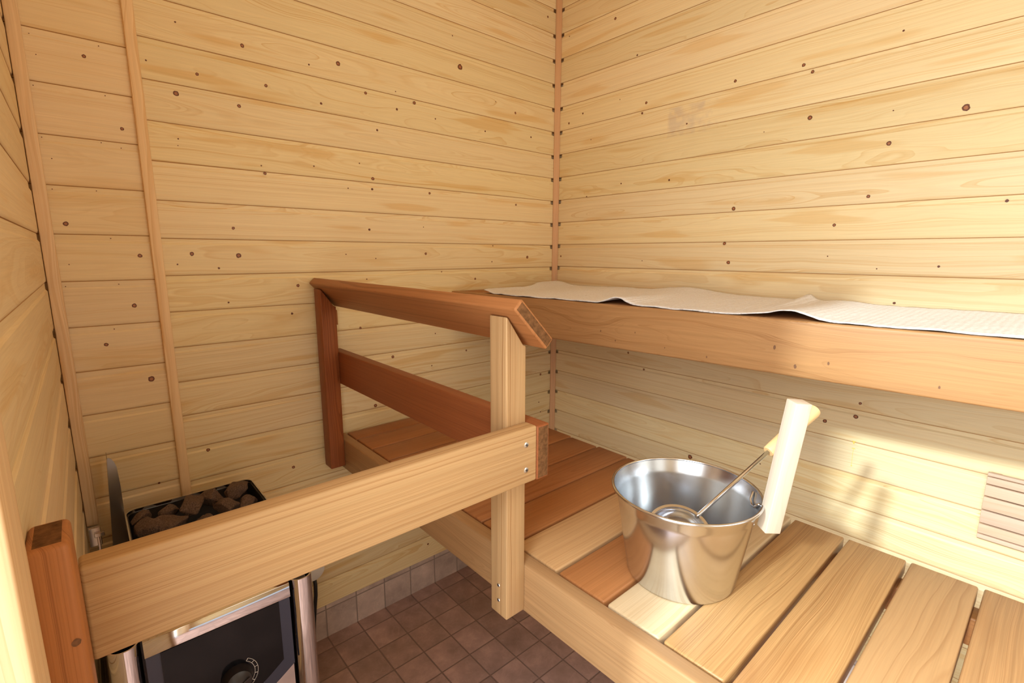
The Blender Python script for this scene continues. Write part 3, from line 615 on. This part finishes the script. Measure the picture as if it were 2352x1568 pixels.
# connection box with its cable, on the back wall beside the stove
cb = empty('junction_box', (-1.045, 0, 0.27), 'small white round connection box with black cable low on the back wall', 'junction box')
link('housing', lathe([(0.036, 0.0), (0.036, 0.022), (0.033, 0.030), (0.020, 0.036), (0, 0.037)], (-1.045, 0, 0.268), (0, -1, 0), 40), M_WHITE, None, cb, angle=40)
link('cable', tube([(-1.040, -0.016, 0.236), (-1.039, -0.020, 0.215), (-1.041, -0.022, 0.18), (-1.047, -0.024, 0.14), (-1.052, -0.022, 0.09), (-1.054, -0.016, 0.03)], 0.0055, 12), M_CABLE, None, cb, smooth=True)

# ------------------------------------------------------------------ bucket
BC = Vector((-0.7485, -1.0295, ZP)); RT, RB, BH = 0.1175, 0.089, 0.153
bk_ = empty('sauna_bucket', BC, 'polished steel sauna bucket with a pale wooden stick handle on the lower bench', 'bucket')
sl = (RT - RB) / BH
prof = [(0, 0.0015), (RB - 0.006, 0.0), (RB - 0.0015, 0.0015), (RB, 0.005), (0.1090, 0.128), (0.1105, 0.134), (0.1145, 0.1445), (RT - 0.0005, BH - 0.001), (RT + 0.001, BH), (RT - 0.0015, BH), (0.1133, 0.1445), (0.1093, 0.134), (0.1078, 0.128),
        (RB - 0.0008, 0.012), (RB - 0.004, 0.0055), (RB - 0.010, 0.0035), (0, 0.0035)]
sl = (0.109 - RB) / 0.128
bod = link('body', lathe(prof, BC, seg=128), [M_STEEL, M_STEELIN], None, bk_, angle=35)
for f in bod.data.polygons:
    c_ = f.center - BC
    if Vector((c_.x, c_.y, 0)).dot(Vector((f.normal.x, f.normal.y, 0))) < 0 or (f.normal.z > 0.9 and c_.z < 0.02): f.material_index = 1
link('rim', lathe([(RT + 0.0006 + 0.0026 * cos(2 * pi * k / 10), BH + 0.0026 * sin(2 * pi * k / 10)) for k in range(10)], BC, seg=128, closed=True), M_STEEL, None, bk_, smooth=True)
HROT = 36
hd = Vector((0.30, -0.954, 0)).normalized(); ht = Vector((hd.y, -hd.x, 0))
hb = BC + hd * (RT + 0.0145 - 0.004) + Vector((0, 0, 0.117)); htop = BC + hd * (RT + 0.0335) + Vector((0, 0, 0.328)) + ht * 0.002
ax = (htop - hb).normalized()
Mh = frame((hb + htop) / 2, ax, hd) @ Matrix.Rotation(math.radians(HROT), 4, 'X')
L = (htop - hb).length
bm = bev(prism([(-L / 2, -0.0115, -0.0125), (-L / 2, 0.0115, -0.0125), (-L / 2, 0.0115, 0.0125), (-L / 2, -0.0115, 0.0125)], (L, 0, 0)), 0.0012)
link('handle', bm, M_BIRCH, Mh, bk_, local=True, angle=50)
rp = lambda ang, z, dr: BC + Vector((cos(ang), sin(ang), 0)) * (RB + sl * z + dr) + Vector((0, 0, z))
ha = math.atan2(hd.y, hd.x)
for s_ in (-0.055, 0.055):
    q = rp(ha + s_, 0.122, -0.0012)
    link('rivet', lathe([(0.0042, -0.001), (0.004, 0.0008), (0.0025, 0.0022), (0, 0.0027)], q, -(q - BC).normalized() * Vector((1, 1, 0)), 16), M_CHROME, None, bk_, smooth=True)
# bent wire catch inside the rim beside the handle
link('rim_catch', tube([rp(ha + 0.50, BH - 0.004, 0.0005), rp(ha + 0.46, BH - 0.016, -0.003), rp(ha + 0.36, BH - 0.020, -0.0035), rp(ha + 0.24, BH - 0.017, -0.003), rp(ha + 0.14, BH - 0.006, 0.0005)], 0.0022, 8), M_STEEL, None, bk_, smooth=True)

# ------------------------------------------------------------------ ladle
LB = Vector((-0.745, -1.055, 0.776)); LE = Vector((-0.502, -1.136, 0.926)); ld = (LE - LB).normalized()
la = empty('sauna_ladle', LB, 'steel ladle with round yellow wooden grip leaning in the bucket', 'ladle')
LG = LB + ld * 0.172
link('shaft', tube([LB - ld * 0.006, LB, LG + ld * 0.004], 0.0034, 12), M_STEEL, None, la, smooth=True)
gl = (LE - LG).length
Mg = frame(LG, ld, (0, 0, 1))
gm = lathe([(0, 0.0), (0.0088, 0.0), (0.0100, 0.0015), (0.0105, 0.02), (0.0112, gl * .6), (0.0125, gl - 0.006), (0.0115, gl - 0.001), (0, gl)], LG, ld, 32)
link('grip', gm, M_GRIP, Mg, la, angle=40)
bn = Vector((-0.28, -0.22, 0.93)).normalized()                    # the bowl tips towards the room
bs2 = (ld - bn * ld.dot(bn)).normalized()
bc = LB - bs2 * 0.046 - Vector((0, 0, 0.002))
bp_ = [(0.044 * sin(math.radians(a_)), -0.036 * cos(math.radians(a_))) for a_ in range(0, 91, 9)]
bi_ = [(0.0425 * sin(math.radians(a_)), -0.0345 * cos(math.radians(a_))) for a_ in range(90, -1, -9)]
link('bowl', lathe(bp_ + [(0.0490, 0.0005), (0.0490, 0.0018), (0.0440, 0.0018)] + bi_, bc, bn, 64), M_STEEL, None, la, angle=40)

# ------------------------------------------------------------------ white bench cloth
def towel():
    bm = bmesh.new(); NU, NV = 260, 26; g = []
    def bump(y, c, w, h): return h * exp(-((y - c) / w) ** 2)
    for i in range(NU + 1):
        row = []; s_ = i / NU
        for j in range(NV + 1):
            v = j / NV
            y0 = -0.165 + 0.105 * v + 0.02 * sin(v * 9.0)                  # uneven left end
            y = y0 + (-1.90 - y0) * s_
            xF = xf(y) + 0.003 + 0.004 * sin(y * 23) + 0.010 * bump(y, -0.655, 0.05, 1) + 0.012 * bump(y, -1.05, 0.05, 1)
            xB = -0.045 - 0.012 * sin(y * 11 + 1) - 0.02 * bump(y, -0.15, 0.1, 1)
            x = xF + (xB - xF) * v
            fr, bkk = (1 - v) ** 2, v ** 2
            z = ZU + 0.0012
            z += fr * (bump(y, -0.655, 0.035, 0.015) + bump(y, -1.045, 0.05, 0.014) + 0.0015 * sin(y * 31) ** 2)
            z += bkk * (0.006 + bump(y, -0.09, 0.05, 0.012) + bump(y, -0.62, 0.10, 0.017) + bump(y, -0.40, 0.09, 0.004) + bump(y, -0.965, 0.016, 0.016) + bump(y, -1.05, 0.05, 0.006))
            z += 0.004 * v * (1 - v) * 4 * (0.5 + 0.5 * sin(y * 17 + 2 * v)) + 0.0012 * noise.noise(Vector((x * 40, y * 40, 0)))
            z += exp(-(s_ * 60) ** 2) * 0.009 * (1 - 0.5 * v)                    # left end curls up
            if v > 0.97: x += 0.006 * noise.noise(Vector((y * 60, 0, 3)))
            if v < 0.03: x += 0.003 * noise.noise(Vector((y * 80, 0, 9)))
            row.append(bm.verts.new((x, y, z)))
        g.append(row)
    for i in range(NU):
        for j in range(NV): bm.faces.new((g[i][j], g[i + 1][j], g[i + 1][j + 1], g[i][j + 1]))
    return bm
mt, t_, bs_ = new_mat('ribbed_white_cloth'); T = NT(t_)
tc = T.n('ShaderNodeTexCoord'); sp = T.n('ShaderNodeSeparateXYZ'); t_.links.new(tc.outputs['Object'], sp.inputs[0])
nz = T.noise(tc.outputs['Object'], scale=260, detail=3)
rib = T.m('SINE', T.m('ADD', T.m('MULTIPLY', sp.outputs[1], 520.0), T.m('MULTIPLY', T.noise(tc.outputs['Object'], scale=30), 6.0)))
spk = T.noise(T.xyz(T.m('MULTIPLY', sp.outputs[0], 3.0), T.m('MULTIPLY', sp.outputs[1], 1.0), sp.outputs[2]), scale=170, detail=2)
cl = T.mix(T.mrange(spk, 0.56, 0.72), (0.73, 0.715, 0.70), (0.57, 0.51, 0.46))
t_.links.new(cl, bs_.inputs['Base Color']); bs_.inputs['Roughness'].default_value = 0.9; bs_.inputs['Specular IOR Level'].default_value = 0.1
bp = T.n('ShaderNodeBump'); bp.inputs['Strength'].default_value = 0.6; bp.inputs['Distance'].default_value = 0.002
t_.links.new(T.m('ADD', T.m('MULTIPLY', rib, 0.35), nz), bp.inputs['Height']); t_.links.new(bp.outputs[0], bs_.inputs['Normal'])
tw = link('bench_cloth', towel(), mt, None, None, smooth=True)
sd = tw.modifiers.new('thickness', 'SOLIDIFY'); sd.thickness = 0.0022; sd.offset = 1.0
setp(tw, label='white ribbed linen cloth laid wavy along the upper bench', category='cloth')

# ------------------------------------------------------------------ wooden vent on the right wall
ve = empty('wall_vent', (0, -1.46, 0.58), 'pale slatted wooden vent cover low on the right wall', 'vent')
VY0, VY1 = -1.62, -1.345
timber('stile', (-0.014, 0.0, VY1 - 0.022, VY1 - 0.004, 0.580, 0.729), 'z', M_ASPEN, ve, 0.001)
timber('stile', (-0.014, 0.0, VY0 + 0.004, VY0 + 0.022, 0.580, 0.729), 'z', M_ASPEN, ve, 0.001)
cuts = [0.733, 0.724, 0.705, 0.677, 0.645, 0.613, 0.588, 0.577]
for i in range(len(cuts) - 1):
    g_ = 0.0022 if 0 < i < len(cuts) - 2 else 0.0012
    timber('slat', (-0.024, -0.0142, VY0, VY1, cuts[i + 1] + g_, cuts[i] - g_ * .5), 'y', M_ASPEN, ve, 0.0008)
